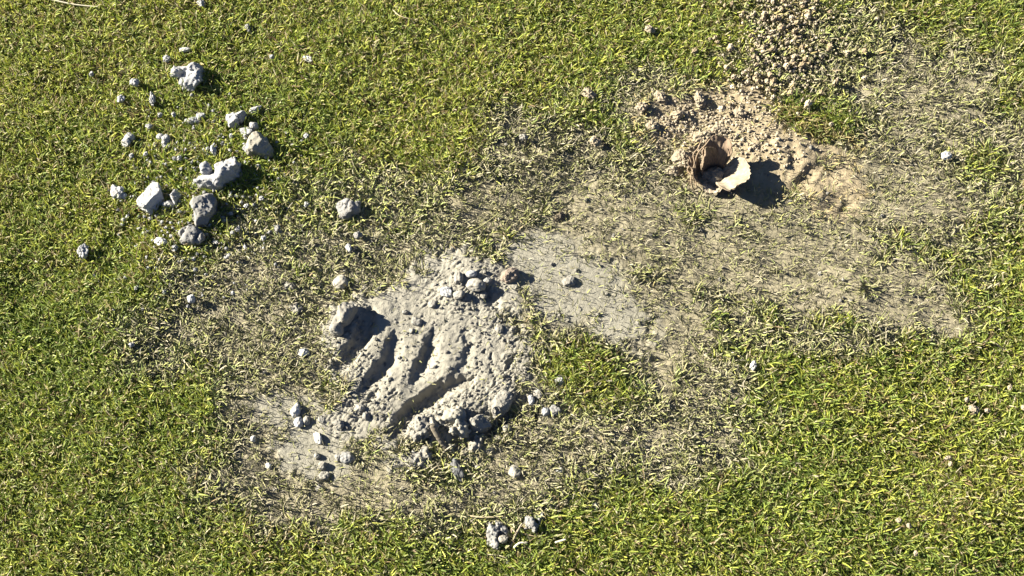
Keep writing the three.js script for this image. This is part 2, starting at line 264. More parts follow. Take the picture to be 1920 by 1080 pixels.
// blobs: centre x, y, z then half sizes in millimetres, turn, boxy
lump('clay_clod', 'largest long rugged grey clay clod on the lawn with a knob on its end', 'clod', CL, [-0.3431, -0.1393], [[-12, 9, 2, 15, 12, 11, 0.2, 1], [9, 12, 0, 17, 14, 10, -0.15, 1], [19, 15, -2, 9, 11, 8, 0, 1], [-9, 20, -8, 6, 8, 6]], -24, 'clay', { amp: 0.35 });
lump('clay_clod', 'upright grey clay clod with two flat faces below the long rugged clod', 'clod', CL, [-0.354, -0.0941], [[0, 11, -5, 12, 15, 14, 0.3, 1], [-2, 8, 11, 10, 10, 10, 0.5, 1]], 12, 'clayDark', { amp: 0.26 });
lump('clay_clod', 'lumpy dark grey clay clod beside the dark shaded hollow in the grass', 'clod', CL, [-0.3663, -0.0608], [[0, 8, 0, 13, 11, 11, 0.4], [10, 10, 4, 6, 7, 6], [-7, 9, -4, 7, 8, 7]], 0, 'clayDark', { amp: 0.37 });
lump('clay_clod', 'pale smooth clay slab tilted on its edge in the grass', 'clod', CL, [-0.4116, -0.1067], [[0, 11, 0, 15, 10, 6.5, 0, 2]], -58, 'pale', { amp: 0.14, lift: 0.001, roll: -0.5 });
lump('clay_clod', 'small split clay clod between the pale slab and the upright clod', 'clod', CL, [-0.3925, -0.1081], [[2, 7, -4, 6, 8, 7, 0.4, 1], [-3, 5, 5, 6, 6, 5, 0, 1]], 15, 'clay', { amp: 0.30 });
lump('clay_clod', 'blocky coarse grained grey clod with a flat top on the lawn', 'clod', CL, [-0.2955, -0.179], [[0, 9, 0, 14, 12, 13, 0.25, 1]], 8, 'tan', { amp: 0.31 });
lump('clay_clod', 'ragged hollowed grey clod of several knobs joined together', 'clod', CL, [-0.3911, -0.2739], [[-12, 10, -8, 8, 8, 6], [-1, 8, -9, 9, 8, 5], [9, 12, -9, 9, 10, 8, 0.3, 1], [6, 9, 5, 11, 11, 10, 0.2, 1], [11, 15, -1, 7, 7, 7], [-4, 5, 1, 8, 6, 7]], 0, 'clay', { amp: 0.38 });
lump('clay_clod', 'notched angular clay clod like a heart in the grass', 'clod', CL, [-0.3287, -0.2151], [[-2, 7, 2, 8, 9, 8, 0.5, 1], [5, 9, -5, 6, 8, 6, 0.2, 1], [-6, 7, -2, 5, 6, 5]], 5, 'clay', { amp: 0.26 });
lump('clay_clod', 'two lobed clay clod just below the notched heart shaped clod', 'clod', CL, [-0.3107, -0.204], [[-4, 6, 2, 7, 7, 6, 0, 1], [5, 6, -3, 5, 7, 5]], -10, 'clay', { amp: 0.30 });
lump('clay_clod', 'flaky elongated clay clod lying over a bare gap in the lawn', 'clod', CL, [-0.3769, -0.2188], [[-4, 5, 1, 8, 4, 4, 0.2], [7, 6, -2, 5, 5, 4.5]], -12, 'clay', { amp: 0.46 });
lump('clay_clod', 'crumbly knobbed pale clay clod alone left of the tilted slab', 'clod', CL, [-0.457, -0.1194], [[0, 6, 1, 8, 7, 7, 0.3], [-5, 8, -3, 4, 4, 4], [5, 5, 4, 5, 5, 5]], 10, 'pale', { amp: 0.50, freq: 1.4 });
lump('clay_clod', 'double rounded clay clod like two beads side by side', 'clod', CL, [-0.4552, -0.19], [[1.5, 6, -4, 6, 5.5, 4.6], [-1, 6, 4.2, 5, 5, 4.4]], 0, 'pale', { amp: 0.17 });
lump('clay_clod', 'forked crumbly clay clod with three small knobs in the grass', 'clod', CL, [-0.4124, -0.1922], [[-4, 6, -2, 4.5, 4, 3.5], [3, 6, 0, 4.5, 5, 4.5], [3, 5, 7, 3.5, 4, 4]], 5, 'clay', { amp: 0.37 });
lump('clay_clod', 'dark grey knobbly clod standing on muddy grass above the trampled mud', 'clod', CL, [-0.1887, -0.099], [[-5, 7, -2, 8, 9, 7], [6, 8, 0, 7, 9, 7], [-2, 6, 7, 7, 7, 6], [9, 6, -6, 4, 5, 4]], 5, 'clayDark', { amp: 0.40 });
lump('mud_clod', 'tall ridged mud clod beside the deep shaded hollow in the trampled mud', 'clod', null, [-0.1871, 0.0447], [[0, 9, -8, 9, 13, 13, 0.3, 1], [-3, 6, 9, 7, 9, 9, 0.2, 1]], 12, 'mud', { amp: 0.30 });
const PILE = 'mud clods heaped below the trench';
lump('mud_clod', 'crumbly rounded mud clod heaped at the lower end of the trench', 'clod', PILE, [-0.0944, 0.169], [[0, 7, 0, 10.4, 8.8, 8.8], [9, 9, -5, 6.4, 6.4, 6.4], [-6, 5, 8, 6.4, 5.6, 6.4]], 0, 'mud', { lift: -0.0045, amp: 1.10, freq: 1.2 });
lump('mud_clod', 'large crumbly mud clod in the middle of the heap below the trench', 'clod', PILE, [-0.0657, 0.1654], [[0, 9, -6, 13.6, 10.4, 11.2, 0.3], [8, 10, 8, 8.8, 9.6, 8.0, 0.2, 1], [-10, 7, -10, 7.2, 7.2, 6.4]], -10, 'tan', { lift: -0.0045, amp: 1.00, freq: 1.1 });
lump('mud_clod', 'square mud block with a smooth top broken off beside the dark crack', 'clod', PILE, [-0.0352, 0.166], [[0, 8, 0, 9.6, 9.6, 7.6, -0.45, 1]], 0, 'mud', { lift: -0.0045, amp: 0.49 });
lump('mud_clod', 'crumbly mud clod wedged under the square block at the dark crack', 'clod', PILE, [-0.0401, 0.1865], [[-2, 6, 2, 8.0, 6.4, 5.6, -0.3], [7, 7, -4, 4.8, 6.4, 4.8], [-8, 5, 5, 4.0, 4.0, 4.0]], -10, 'tan', { lift: -0.0045, amp: 1.10 });
lump('mud_clod', 'smooth domed mud slab above the curled worm cast', 'clod', PILE, [-0.0116, 0.1409], [[0, 4, 0, 8.8, 7.2, 13.6, 0.3], [-5, 2, 4, 10.4, 5.6, 10.4, 0.3]], 8, 'mud', { lift: -0.0045, amp: 0.42 });
lump('mud_clod', 'flattened mud clod at the muddy grass edge under the heap', 'clod', PILE, [-0.1015, 0.2039], [[0, 5, 0, 10.4, 6.4, 8.0], [8, 5, -5, 5.6, 6.4, 6.4]], 0, 'mud', { lift: -0.0045, amp: 1.10 });
lump('mud_clod', 'ragged mud clod with a pebble stuck in it in the grass', 'clod', null, [-0.0161, 0.2899], [[-4, 8, 0, 5.9, 8.8, 10.4, 0.1, 1], [6, 8, -8, 5.2, 8.0, 5.9]], 5, 'clayDark', { lift: -0.0045, amp: 0.94 });
rock('pebble', 'small tan pebble stuck in the ragged clod in the grass', 'pebble', null, [-0.0089, 0.2888], 0.0109, 0.009, 0.009, 0, 'pebble', 'tan', 0, 0.005);
lump('mud_clod', 'rounded grey mud clod leaning into the grass by a dry straw', 'clod', null, [0.0218, 0.274], [[-3, 8, 2, 6.7, 8.8, 6.7, 0.2, 1], [7, 7, -4, 4.4, 7.2, 5.2]], 0, 'clayDark', { lift: -0.0045, amp: 0.77 });

const SM = 'single small clay lumps on the lawn';
for (const [p, L, W, H, a, st, tn, label] of [
  [[-0.3126, -0.1805], 0.009, 0.0103, 0.009, 0, 'clod', 'clay', 'small clay lump touching the blocky coarse grained clod'],
  [[-0.306, -0.2345], 0.0139, 0.0078, 0.0078, -28, 'clod', 'clay', 'slim clay lump above the two lobed clod'],
  [[-0.4535, -0.2716], 0.0115, 0.0109, 0.0109, 0, 'clod', 'clay', 'round pale clay ball in the grass with a clear shadow'],
  [[-0.4683, -0.2488], 0.0103, 0.009, 0.009, 10, 'clod', 'clay', 'round clay ball smaller than the ball beside it'],
  [[-0.4311, -0.2488], 0.0163, 0.0072, 0.0096, 84, 'crumb', 'clay', 'narrow knobbly clay lump standing like a peg'],
  [[-0.3987, -0.3187], 0.0133, 0.0066, 0.006, 2, 'clod', 'pale', 'flat pale oval clay chip in the grass'],
  [[-0.4189, -0.3055], 0.009, 0.0084, 0.0084, 30, 'crumb', 'clay', 'crumbly clay lump beside the flat pale oval chip'],
  [[-0.4308, -0.2106], 0.0078, 0.0066, 0.0066, 0, 'crumb', 'clay', 'tiny pale clay lump between the peg and the forked clod'],
  [[-0.3502, -0.1768], 0.0127, 0.0066, 0.0096, 80, 'clod', 'pale', 'thin pale clay flake standing above the long rugged clod'],
  [[-0.4008, -0.0574], 0.0127, 0.009, 0.0084, 10, 'clod', 'white', 'whitish smooth clay lump left of the lumpy dark clod'],
  [[-0.3835, -0.0492], 0.0078, 0.0078, 0.0072, 0, 'crumb', 'clay', 'tiny clay lump below the lumpy dark clod'],
  [[-0.4868, -0.0451], 0.0157, 0.0121, 0.0121, 80, 'clod', 'clay', 'upright clay lump alone in the lawn far from the others'],
  [[-0.3847, -0.3871], 0.0103, 0.0084, 0.0084, 20, 'clod', 'clay', 'grey clay lump in the grass apart from the clod group'],
  [[-0.3249, -0.3526], 0.0115, 0.0066, 0.006, 80, 'crumb', 'clayDark', 'dull grey clay lump half sunk in the grass'],
  [[-0.2476, -0.3055], 0.0127, 0.0072, 0.006, 28, 'clod', 'white', 'pale slanting clay chip in open lawn'],
  [[-0.3585, 0.0146], 0.0084, 0.009, 0.0084, 0, 'clod', 'pale', 'pale round clay lump on thinning grass with a dark shadow'],
  [[-0.1754, -0.0656], 0.0103, 0.0078, 0.0078, 0, 'clod', 'clayDark', 'dark round lump under the dark knobbly clod'],
  [[-0.1856, -0.0485], 0.0096, 0.0066, 0.0072, 70, 'clod', 'pale', 'pale upright chip in muddy grass below the dark round lump'],
  [[-0.2686, -0.0746], 0.009, 0.006, 0.0066, 80, 'crumb', 'clayDark', 'dim clay lump in the muddy grass right of the clods'],
  [[0.5091, -0.171], 0.0115, 0.0103, 0.009, 0, 'crumb', 'white', 'pinkish white crumb lump by a green tuft in muddy grass'],
  [[0.0981, -0.1885], 0.0133, 0.0115, 0.0109, 0, 'crumb', 'sand', 'sandy lump casting a dark shadow on muddy grass'],
  [[0.092, -0.2556], 0.0163, 0.0103, 0.0084, 25, 'crumb', 'sand', 'pale sandy double crumb at the edge of the green grass'],
  [[0.1699, -0.3495], 0.0115, 0.0103, 0.0084, 0, 'crumb', 'sand', 'pale sandy crumb alone in the green grass'],
  [[0.0139, -0.1944], 0.0103, 0.0072, 0.0072, 10, 'crumb', 'mud', 'muddy crumb at the rim of a small dark hole'],
  [[0.4997, 0.1452], 0.0121, 0.0078, 0.0066, 30, 'crumb', 'sand', 'pale crumb lying among brown tipped green blades'],
  [[0.2645, 0.0947], 0.0109, 0.0072, 0.0072, -75, 'clod', 'white', 'bright white chip on green grass beside the mud edge'],
]) rock('clay_lump', label, 'clay lump', SM, p, L, W, H, a, st, tn, 0.15, 0.0065);
for (const p of [[-0.4191, -0.2263], [-0.4025, -0.2263], [-0.5074, -0.2839], [-0.2921, -0.3086], [-0.2429, -0.1973], [-0.4183, 0.0705], [-0.283, -0.0615], [-0.4465, -0.1696], [-0.3896, -0.1667], [-0.2893, -0.113], [-0.2373, -0.1053], [-0.4299, -0.1725], [-0.3139, -0.0725]])
  rock('clay_crumb', 'tiny grey clay crumb lying in green grass round the clods', 'crumb', 'tiny clay crumbs in the grass', p, 0.006, 0.0054, 0.0054, 40 * rockSeed, 'crumb', 'clay', 0.15, 0.0085);
for (const p of [[0.4032, 0.2688], [0.4137, 0.2745], [0.417, 0.3035], [0.4649, 0.2075], [0.493, 0.1347], [0.5128, 0.147], [0.5521, 0.144], [0.5416, 0.1204], [0.3788, -0.2129], [0.4636, 0.2003]])
  rock('sand_crumb', 'tiny pale sandy crumb caught in the thick green lawn', 'crumb', 'sandy crumbs in the lawn', p, 0.006, 0.0048, 0.0048, 40 * rockSeed, 'crumb', 'sand', 0.15, 0.0085);

const PB = 'pebbles lying in the mud';
for (const [p, L, W, H, a, st, tn, label, sink = 0.25] of [
  [[-0.003, -0.0154], 0.0193, 0.0157, 0.0145, -35, 'clod', 'red', 'reddish brown stone at the edge of the smooth slurry'],
  [[-0.1933, -0.0073], 0.0181, 0.0157, 0.0121, 15, 'pebble', 'tan', 'tan rounded pebble in muddy grass above the tall ridged clod'],
  [[-0.0404, -0.002], 0.0205, 0.0163, 0.0133, 10, 'pebble', 'mud', 'largest mud coated pebble in the pebble heap on the mud'],
  [[-0.0605, -0.0107], 0.0115, 0.0145, 0.0103, 0, 'pebble', 'mud', 'oval mud coated pebble on the pebble heap'],
  [[-0.0454, -0.0154], 0.0127, 0.009, 0.0084, 0, 'pebble', 'clay', 'bluish grey pebble on top of the pebble heap'],
  [[-0.0728, 0.006], 0.0145, 0.0109, 0.009, 10, 'clod', 'pale', 'pale pebble at the lower side of the pebble heap'],
  [[-0.0589, 0.01], 0.0127, 0.0109, 0.0096, 0, 'pebble', 'mud', 'grey pebble between the pale one and the largest in the heap'],
  [[-0.0278, -0.008], 0.009, 0.0072, 0.0072, 0, 'pebble', 'clayDark', 'small dark pebble at the right of the pebble heap'],
  [[-0.0331, 0.01], 0.0103, 0.0084, 0.0084, 0, 'clod', 'mud', 'muddy lump over the shaded dip below the pebble heap'],
  [[-0.1067, 0.0421], 0.0127, 0.0115, 0.009, 20, 'pebble', 'mud', 'domed pebble sunk in smooth mud above the dents', 0.4],
  [[-0.1111, 0.0531], 0.006, 0.006, 0.0054, 0, 'pebble', 'mud', 'tiny pebble just below the domed pebble', 0.3],
  [[-0.1196, 0.0304], 0.0072, 0.006, 0.0054, 0, 'pebble', 'mud', 'tiny pebble just above the domed pebble', 0.35],
  [[-0.0893, 0.0205], 0.0096, 0.0084, 0.0072, 0, 'pebble', 'mud', 'small pebble sunk in mud between domed pebble and pebble heap', 0.35],
  [[-0.0143, 0.0505], 0.009, 0.0109, 0.0072, 0, 'pebble', 'mud', 'smooth knob of mud covered stone below the red stone', 0.35],
  [[-0.2302, 0.0794], 0.0127, 0.0096, 0.0084, 5, 'pebble', 'white', 'whitish oval pebble on muddy grass left of the trampled mud'],
  [[-0.2341, 0.1464], 0.0109, 0.0157, 0.0103, 15, 'pebble', 'pale', 'pale pointed pebble in the lower slurry'],
  [[-0.2303, 0.1611], 0.0096, 0.0121, 0.0084, 0, 'pebble', 'clay', 'grey white pebble touching the pale pointed pebble'],
  [[-0.2212, 0.1587], 0.0084, 0.0103, 0.0072, 0, 'pebble', 'mud', 'muddy pebble right of the grey white pebble'],
  [[-0.2057, 0.1575], 0.0072, 0.0096, 0.006, 0, 'pebble', 'mud', 'muddy pebble sunk flat in the lower slurry', 0.45],
  [[-0.1875, 0.1629], 0.0127, 0.0121, 0.0084, 40, 'clod', 'mud', 'squarish muddy stone in the lower slurry'],
  [[-0.2085, 0.1781], 0.0145, 0.0078, 0.0084, 75, 'clod', 'white', 'white sharp stone chip with a blue shadow in the slurry'],
  [[-0.2085, 0.1985], 0.0072, 0.0072, 0.0066, 0, 'pebble', 'mud', 'small round pebble under the white sharp chip'],
  [[-0.1759, 0.1997], 0.0169, 0.0133, 0.0103, 25, 'pebble', 'clayDark', 'dark wet looking pebble at the lower slurry edge'],
  [[-0.185, 0.2003], 0.009, 0.0084, 0.0078, 0, 'pebble', 'mud', 'small muddy pebble against the dark wet looking pebble'],
  [[-0.2016, 0.2092], 0.0103, 0.0084, 0.0078, -30, 'clod', 'mud', 'knobbly muddy stone lying at the grassy slurry end'],
  [[-0.1993, 0.2205], 0.0109, 0.0121, 0.0084, 20, 'clod', 'mud', 'muddy stone below the knobbly one at the slurry end'],
  [[-0.2036, 0.234], 0.0096, 0.0072, 0.006, 0, 'clod', 'mud', 'last muddy stone in the row leading into the grass'],
  [[-0.2779, 0.1793], 0.0072, 0.0066, 0.0066, 0, 'pebble', 'white', 'tiny bright white pebble in muddy grass'],
  [[-0.2602, 0.2098], 0.0078, 0.0066, 0.0066, 0, 'clod', 'white', 'tiny white chip in muddy grass below the bright pebble'],
  [[-0.1647, 0.1446], 0.0103, 0.0103, 0.0078, 0, 'pebble', 'mud', 'mud covered pebble left of the trench'],
  [[-0.1579, 0.1532], 0.0072, 0.0084, 0.006, 0, 'clod', 'mud', 'little muddy stone below the mud covered pebble by the trench'],
  [[-0.0586, 0.2146], 0.0265, 0.0139, 0.0115, 72, 'pebble', 'slate', 'long smooth dark slate pebble in the grass'],
  [[0.0034, 0.2164], 0.0151, 0.0133, 0.0109, 70, 'pebble', 'tan', 'tan grey pebble among blades right of the slate pebble'],
  [[-0.0364, 0.2116], 0.0066, 0.006, 0.006, 0, 'pebble', 'tan', 'tiny tan pebble between the slate pebble and tan grey pebble'],
  [[-0.0052, 0.1678], 0.0096, 0.0096, 0.0084, 0, 'pebble', 'mud', 'round pebble below the curled worm cast'],
  [[0.0209, 0.1347], 0.0078, 0.0121, 0.0072, 0, 'pebble', 'clay', 'grey oval pebble right of the domed mud slab'],
  [[0.028, 0.1273], 0.009, 0.0133, 0.0078, -20, 'pebble', 'mud', 'muddy oval pebble above the grey oval pebble'],
  [[0.0365, 0.1477], 0.009, 0.0109, 0.0078, 10, 'pebble', 'clay', 'smooth grey pebble left of its darker twin by the grass'],
  [[0.0469, 0.147], 0.0127, 0.0121, 0.0096, 0, 'pebble', 'clayDark', 'darker twin pebble beside the green tuft'],
  [[0.0526, 0.1129], 0.0115, 0.0115, 0.009, 0, 'pebble', 'clay', 'round grey pebble tucked into the green tuft'],
  [[0.064, -0.008], 0.0133, 0.0145, 0.0078, 0, 'clod', 'mud', 'muddy hump with blades in the middle of the slurry'],
  [[0.0512, 0.214], 0.009, 0.006, 0.0054, 0, 'pebble', 'white', 'clean white pebble in grass below the muddy ground'],
  [[0.0872, 0.2544], 0.009, 0.006, 0.0054, 70, 'clod', 'white', 'small white pointed chip in the green grass'],
  [[-0.0039, 0.3124], 0.0066, 0.0054, 0.0054, 0, 'clod', 'white', 'small white chip below the ragged clod'],
  [[-0.2491, -0.002], 0.0127, 0.0109, 0.0084, 0, 'crumb', 'mud', 'muddy crumb at the tip of the muddy grass above the slurry'],
  [[-0.242, 0.0245], 0.0151, 0.0109, 0.009, 40, 'crumb', 'mud', 'broken muddy crumb left of the tall ridged clod'],
  [[0.0556, -0.0906], 0.0157, 0.009, 0.0072, -45, 'crumb', 'brown', 'brown flaky crumb on the muddy grass above the slurry'],
  [[0.1245, 0.1672], 0.0109, 0.0084, 0.0072, 0, 'crumb', 'sand', 'pale brown crumb in half muddy green grass'],
]) rock('pebble', label, st === 'crumb' ? 'crumb' : 'pebble', PB, p, L, W, H, a, st, tn, sink, 0);

// ---------- the dried husk standing in the sand ----------
const huskIn = new THREE.MeshStandardMaterial({ vertexColors: true, roughness: 0.85 });
function petal(base, az, span, len, lean0, lean1, r0, ruffle, seed, tone, thick = 0.0016) {   // a curled leathery flap with a thick torn edge, rising from the base
  const U = 34, V = 26, top = [], P = [];
  const pt = (u, v, off) => {   // u across -1..1, v from base to tip
    const edge = 1 - 0.38 * Math.pow(Math.abs(u), 3) + 0.03 * n2(u * 1.8 + seed, seed) + 0.03 * n2(u * 8 + seed, seed) + 0.02 * n2(u * 21 + seed, seed), vv = v * edge;
    let y = 0, r = r0; const steps = 12;
    for (let k = 0; k < steps; k++) { const a = mix(lean0, lean1, (k + 0.5) / steps * vv); r += Math.sin(a) * len * vv / steps; y += Math.cos(a) * len * vv / steps; }
    const an = mix(lean0, lean1, vv), aa = az + u * span / 2, wob = ruffle * vv * (n2(u * 1.1 + seed, vv * 1.2) + 0.15 * n2(u * 4 + seed, vv * 4)) + 0.0005 * n2(u * 9 + seed, vv * 3) + 0.0005 * n2(u * 20 + seed, vv * 20);
    r += Math.cos(an) * (wob + off); y += -Math.sin(an) * (wob + off);
    return [Math.cos(aa) * r, y, Math.sin(aa) * r];
  };
  const idx = [], col = [], N = (U + 1) * (V + 1);
  for (const off of [0, 1]) for (let j = 0; j <= V; j++) for (let i = 0; i <= U; i++) {
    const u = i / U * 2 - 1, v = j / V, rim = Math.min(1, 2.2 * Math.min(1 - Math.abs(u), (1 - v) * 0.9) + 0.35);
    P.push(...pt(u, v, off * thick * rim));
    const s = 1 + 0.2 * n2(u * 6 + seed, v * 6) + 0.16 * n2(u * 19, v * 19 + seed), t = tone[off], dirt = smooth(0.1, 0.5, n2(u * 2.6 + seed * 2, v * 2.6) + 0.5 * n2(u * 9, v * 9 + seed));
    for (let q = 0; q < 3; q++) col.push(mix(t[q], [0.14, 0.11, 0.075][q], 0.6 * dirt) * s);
  }
  const W = U + 1;
  for (let j = 0; j < V; j++) for (let i = 0; i < U; i++) { const a = j * W + i, b = a + 1, c = a + W, d = c + 1; idx.push(a, b, c, b, d, c, N + a, N + c, N + b, N + b, N + c, N + d); }
  const side = (a, b) => idx.push(a, N + a, b, b, N + a, N + b);
  for (let i = 0; i < U; i++) { side(V * W + i, V * W + i + 1); side(i + 1, i); }
  for (let j = 0; j < V; j++) { side((j + 1) * W, j * W); side(j * W + U, (j + 1) * W + U); }
  const g = new THREE.BufferGeometry(); g.setAttribute('position', new THREE.Float32BufferAttribute(P, 3)); g.setAttribute('color', new THREE.Float32BufferAttribute(col, 3)); g.setIndex(idx); g.computeVertexNormals(); return g;
}
{
  const husk = new THREE.Group(); husk.name = 'dried_husk'; const hx = [0.2366, -0.145];
  husk.position.set(hx[0], height(hx[0], hx[1]) - 0.001, hx[1]); scene.add(husk);
  husk.scale.setScalar(0.9); tag(husk, 'torn dried brown husk of curled leathery flaps standing open in the sand', 'husk');
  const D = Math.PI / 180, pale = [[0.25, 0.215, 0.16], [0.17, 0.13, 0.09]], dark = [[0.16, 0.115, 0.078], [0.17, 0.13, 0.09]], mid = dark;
  const add = (name, g, label) => { const m = shadowed(new THREE.Mesh(g, huskIn)); m.name = name; if (label) m.userData.label = label; husk.add(m); return m; };
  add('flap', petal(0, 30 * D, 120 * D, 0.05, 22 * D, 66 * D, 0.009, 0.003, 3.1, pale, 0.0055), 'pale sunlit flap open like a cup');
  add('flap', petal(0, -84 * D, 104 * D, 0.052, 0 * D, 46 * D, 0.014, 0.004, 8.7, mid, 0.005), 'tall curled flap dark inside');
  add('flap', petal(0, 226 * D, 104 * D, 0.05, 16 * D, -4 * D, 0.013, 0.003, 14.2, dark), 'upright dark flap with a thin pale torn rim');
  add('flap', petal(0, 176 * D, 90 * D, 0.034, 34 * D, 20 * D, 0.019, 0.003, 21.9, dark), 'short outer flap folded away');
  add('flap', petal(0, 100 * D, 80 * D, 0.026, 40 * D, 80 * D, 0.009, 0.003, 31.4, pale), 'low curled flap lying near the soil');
  const lid = rockGeometry(401, 0.03, 0.02, 0.03, 'clod'); paint(lid, TONE.sand, 401, 0.2, 600);
  const core = add('soil_core', lid, 'sandy soil filling the bottom of the husk'); core.position.y = 0.001;
  for (const [a0, a1, rr, h0, h1, sd] of [[150, 235, 0.031, 0.006, 0.046, 1], [165, 250, 0.027, 0.012, 0.05, 2], [140, 200, 0.035, 0.003, 0.03, 3], [120, 175, 0.03, 0.002, 0.02, 4]]) {
    const pts = Array.from({ length: 6 }, (_, k) => { const t = k / 5, a = mix(a0, a1, t) * D, q = rr * (1 + 0.12 * n2(t * 3, sd)); return new THREE.Vector3(q * Math.cos(a), mix(h0, h1, Math.sqrt(t)) + 0.002 * n2(t * 4, sd + 5), q * Math.sin(a)); });
    const g = new THREE.TubeGeometry(new THREE.CatmullRomCurve3(pts), 24, 0.0008, 6); g.deleteAttribute('uv'); paint(g, [0.2, 0.15, 0.1], sd, 0.2, 500); add('fibre', g);
  }
  footprints.push([hx[0], hx[1], 0.03, 1]);
}
const SL = 'sandy lumps round the husk';
for (const [p, L, W, H, a, label] of [
  [[0.202, -0.1667], 0.0229, 0.0205, 0.0145, 20, 'rounded sandy lump against the outer folded flap of the husk'],
  [[0.2271, -0.1973], 0.0205, 0.0157, 0.0133, -20, 'sandy lump behind the tall curled flap of the husk'],
  [[0.2446, -0.2047], 0.0169, 0.0133, 0.0121, 10, 'sandy lump against the tip of the tall flap on the sand mound'],
  [[0.1893, -0.1508], 0.0151, 0.0121, 0.009, 0, 'low sandy lump left of the rounded one by the husk'],
  [[0.1556, -0.2368], 0.0145, 0.0121, 0.0109, 0, 'sandy lump at the edge of the green grass'],
  [[0.1787, -0.2511], 0.0169, 0.0133, 0.0109, 30, 'sandy brown lump in a row leading to the husk'],
  [[0.1667, -0.2106], 0.0145, 0.0133, 0.0109, 0, 'sandy lump over dark gaps in the muddy grass'],
  [[0.1981, -0.227], 0.0145, 0.0121, 0.0096, 0, 'brown lump between the sandy row and the sand mound'],
  [[0.2248, -0.2481], 0.0193, 0.0145, 0.0121, 70, 'tall brown lump with dry blades above the sand mound'],
  [[0.2717, -0.2293], 0.0157, 0.0121, 0.0084, 0, 'flat sandy lump on the top edge of the sand mound'],
]) rock('sand_lump', label, 'sand lump', SL, p, L, W, H, a, 'crumb', 'sand', 0.3, 0.001);

// ---------- loose crumbs ----------
function smallRock(k) { const g0 = new THREE.IcosahedronGeometry(1, 4); g0.deleteAttribute('uv'); g0.deleteAttribute('normal'); const g = mergeVertices(g0, 1e-5), p = g.attributes.position; for (let i = 0; i < p.count; i++) { const x = p.getX(i), y = p.getY(i), z = p.getZ(i), R = 0.5 + 0.2 * n3(x * 1.4 + k * 7, y * 1.4, z * 1.4) + 0.13 * n3(x * 3.3 + k, y * 3.3, z * 3.3) + 0.06 * n3(x * 8 + k, y * 8, z * 8); p.setXYZ(i, x * R, y * R * 0.7, z * R); } g.computeVertexNormals(); return g; }
const smallGeo = [0, 1, 2, 3, 4].map(smallRock);
{
  const r = rng(77), gauss = () => r() + r() + r() - 1.5, dummy = new THREE.Object3D(), col = new THREE.Color();
  const crumbTone = [[0.31, 0.26, 0.18], [0.25, 0.2, 0.13], [0.35, 0.3, 0.22], [0.2, 0.16, 0.1]].map(t => new THREE.MeshStandardMaterial({ color: new THREE.Color().setRGB(...t), roughness: 0.95 }));
  for (let k = 0; k < 105; k++) {   // the larger crumbs of the dug out sandy soil, one by one
    const t = r(), [x0, z0] = [0.339, -0.3887], [x1, z1] = [0.3127, -0.2632], x = mix(x0, x1, t) + gauss() * 0.085, z = mix(z0, z1, t) + gauss() * 0.06;
    const m = shadowed(new THREE.Mesh(smallGeo[k % 5], crumbTone[k % 4])), s = 0.0044 + 0.0042 * r() * r();
    m.name = numbered('soil_crumb'); m.scale.set(s * (0.9 + 0.4 * r()), s, s * (0.9 + 0.3 * r())); m.rotation.set(r() * 6, r() * 6, r() * 6); m.position.set(x, height(x, z) + 0.008 + 0.004 * r(), z);
    tag(m, 'crumb of dry sandy soil in the crumb patch spilled over grass', 'crumb', 'sandy crumbs spilled over the grass'); scene.add(m);
  }
  const spread = [];
  for (let k = 0; k < 1000; k++) { const t = r(), [x0, z0] = [0.3493, -0.3928], [x1, z1] = [0.3095, -0.2632], x = mix(x0, x1, t) + gauss() * 0.075, z = mix(z0, z1, t) + gauss() * 0.06; spread.push([x, z, 0.0014 + 0.0028 * r() * r(), 0.004 + 0.006 * r(), 0]); }
  for (let k = 0; k < 1500; k++) { const [x0, z0] = [0.235, -0.2032], x = x0 + gauss() * 0.11, z = z0 + gauss() * 0.06; spread.push([x, z, 0.0012 + 0.0028 * r() * r(), 0.001, 0]); }
  for (let k = 0; k < 2600; k++) { const [x0, z0] = [-0.0764, 0.0972], x = x0 + gauss() * 0.15, z = z0 + gauss() * 0.15, c = cover(x, z); if (c.bare < 0.4 || zone(ROUGH, x, z, 0) < 0.25 + 0.5 * r() && r() > 0.25) continue; spread.push([x, z, 0.001 + 0.0028 * Math.pow(r(), 3), 0.0001, 1]); }
  for (let k = 0; k < 1500; k++) { const x = mix(-0.5, 0.5, r()), z = mix(-0.3, 0.32, r()), c = cover(x, z); if (c.mud < 0.3) continue; spread.push([x, z, 0.001 + 0.0035 * Math.pow(r(), 3), 0.001, 1]); }
  for (let k = 0; k < 900; k++) { const [x0, z0] = [-0.3604, -0.1166], x = x0 + gauss() * 0.1, z = z0 + gauss() * 0.12; spread.push([x, z, 0.001 + 0.0036 * Math.pow(r(), 3), 0.004 + 0.006 * r(), 2]); }
  const im = shadowed(new THREE.InstancedMesh(smallGeo[1], new THREE.MeshStandardMaterial({ roughness: 0.95 }), spread.length));
  const tones = [[0.3, 0.26, 0.195], [0.17, 0.164, 0.145], [0.24, 0.245, 0.25]];
  spread.forEach(([x, z, s, lift, t], i) => { dummy.position.set(x, height(x, z) + lift, z); dummy.rotation.set(r() * 6, r() * 6, r() * 6); dummy.scale.set(s * (0.8 + 0.6 * r()), s, s * (0.8 + 0.5 * r())); dummy.updateMatrix(); im.setMatrixAt(i, dummy.matrix); const q = 0.75 + 0.5 * r(); im.setColorAt(i, col.setRGB(tones[t][0] * q, tones[t][1] * q, tones[t][2] * q)); });
  im.name = 'crumbs'; tag(im, 'fine loose crumbs of soil and sand scattered over the mud and grass', 'crumbs', null, 'stuff'); scene.add(im);
}

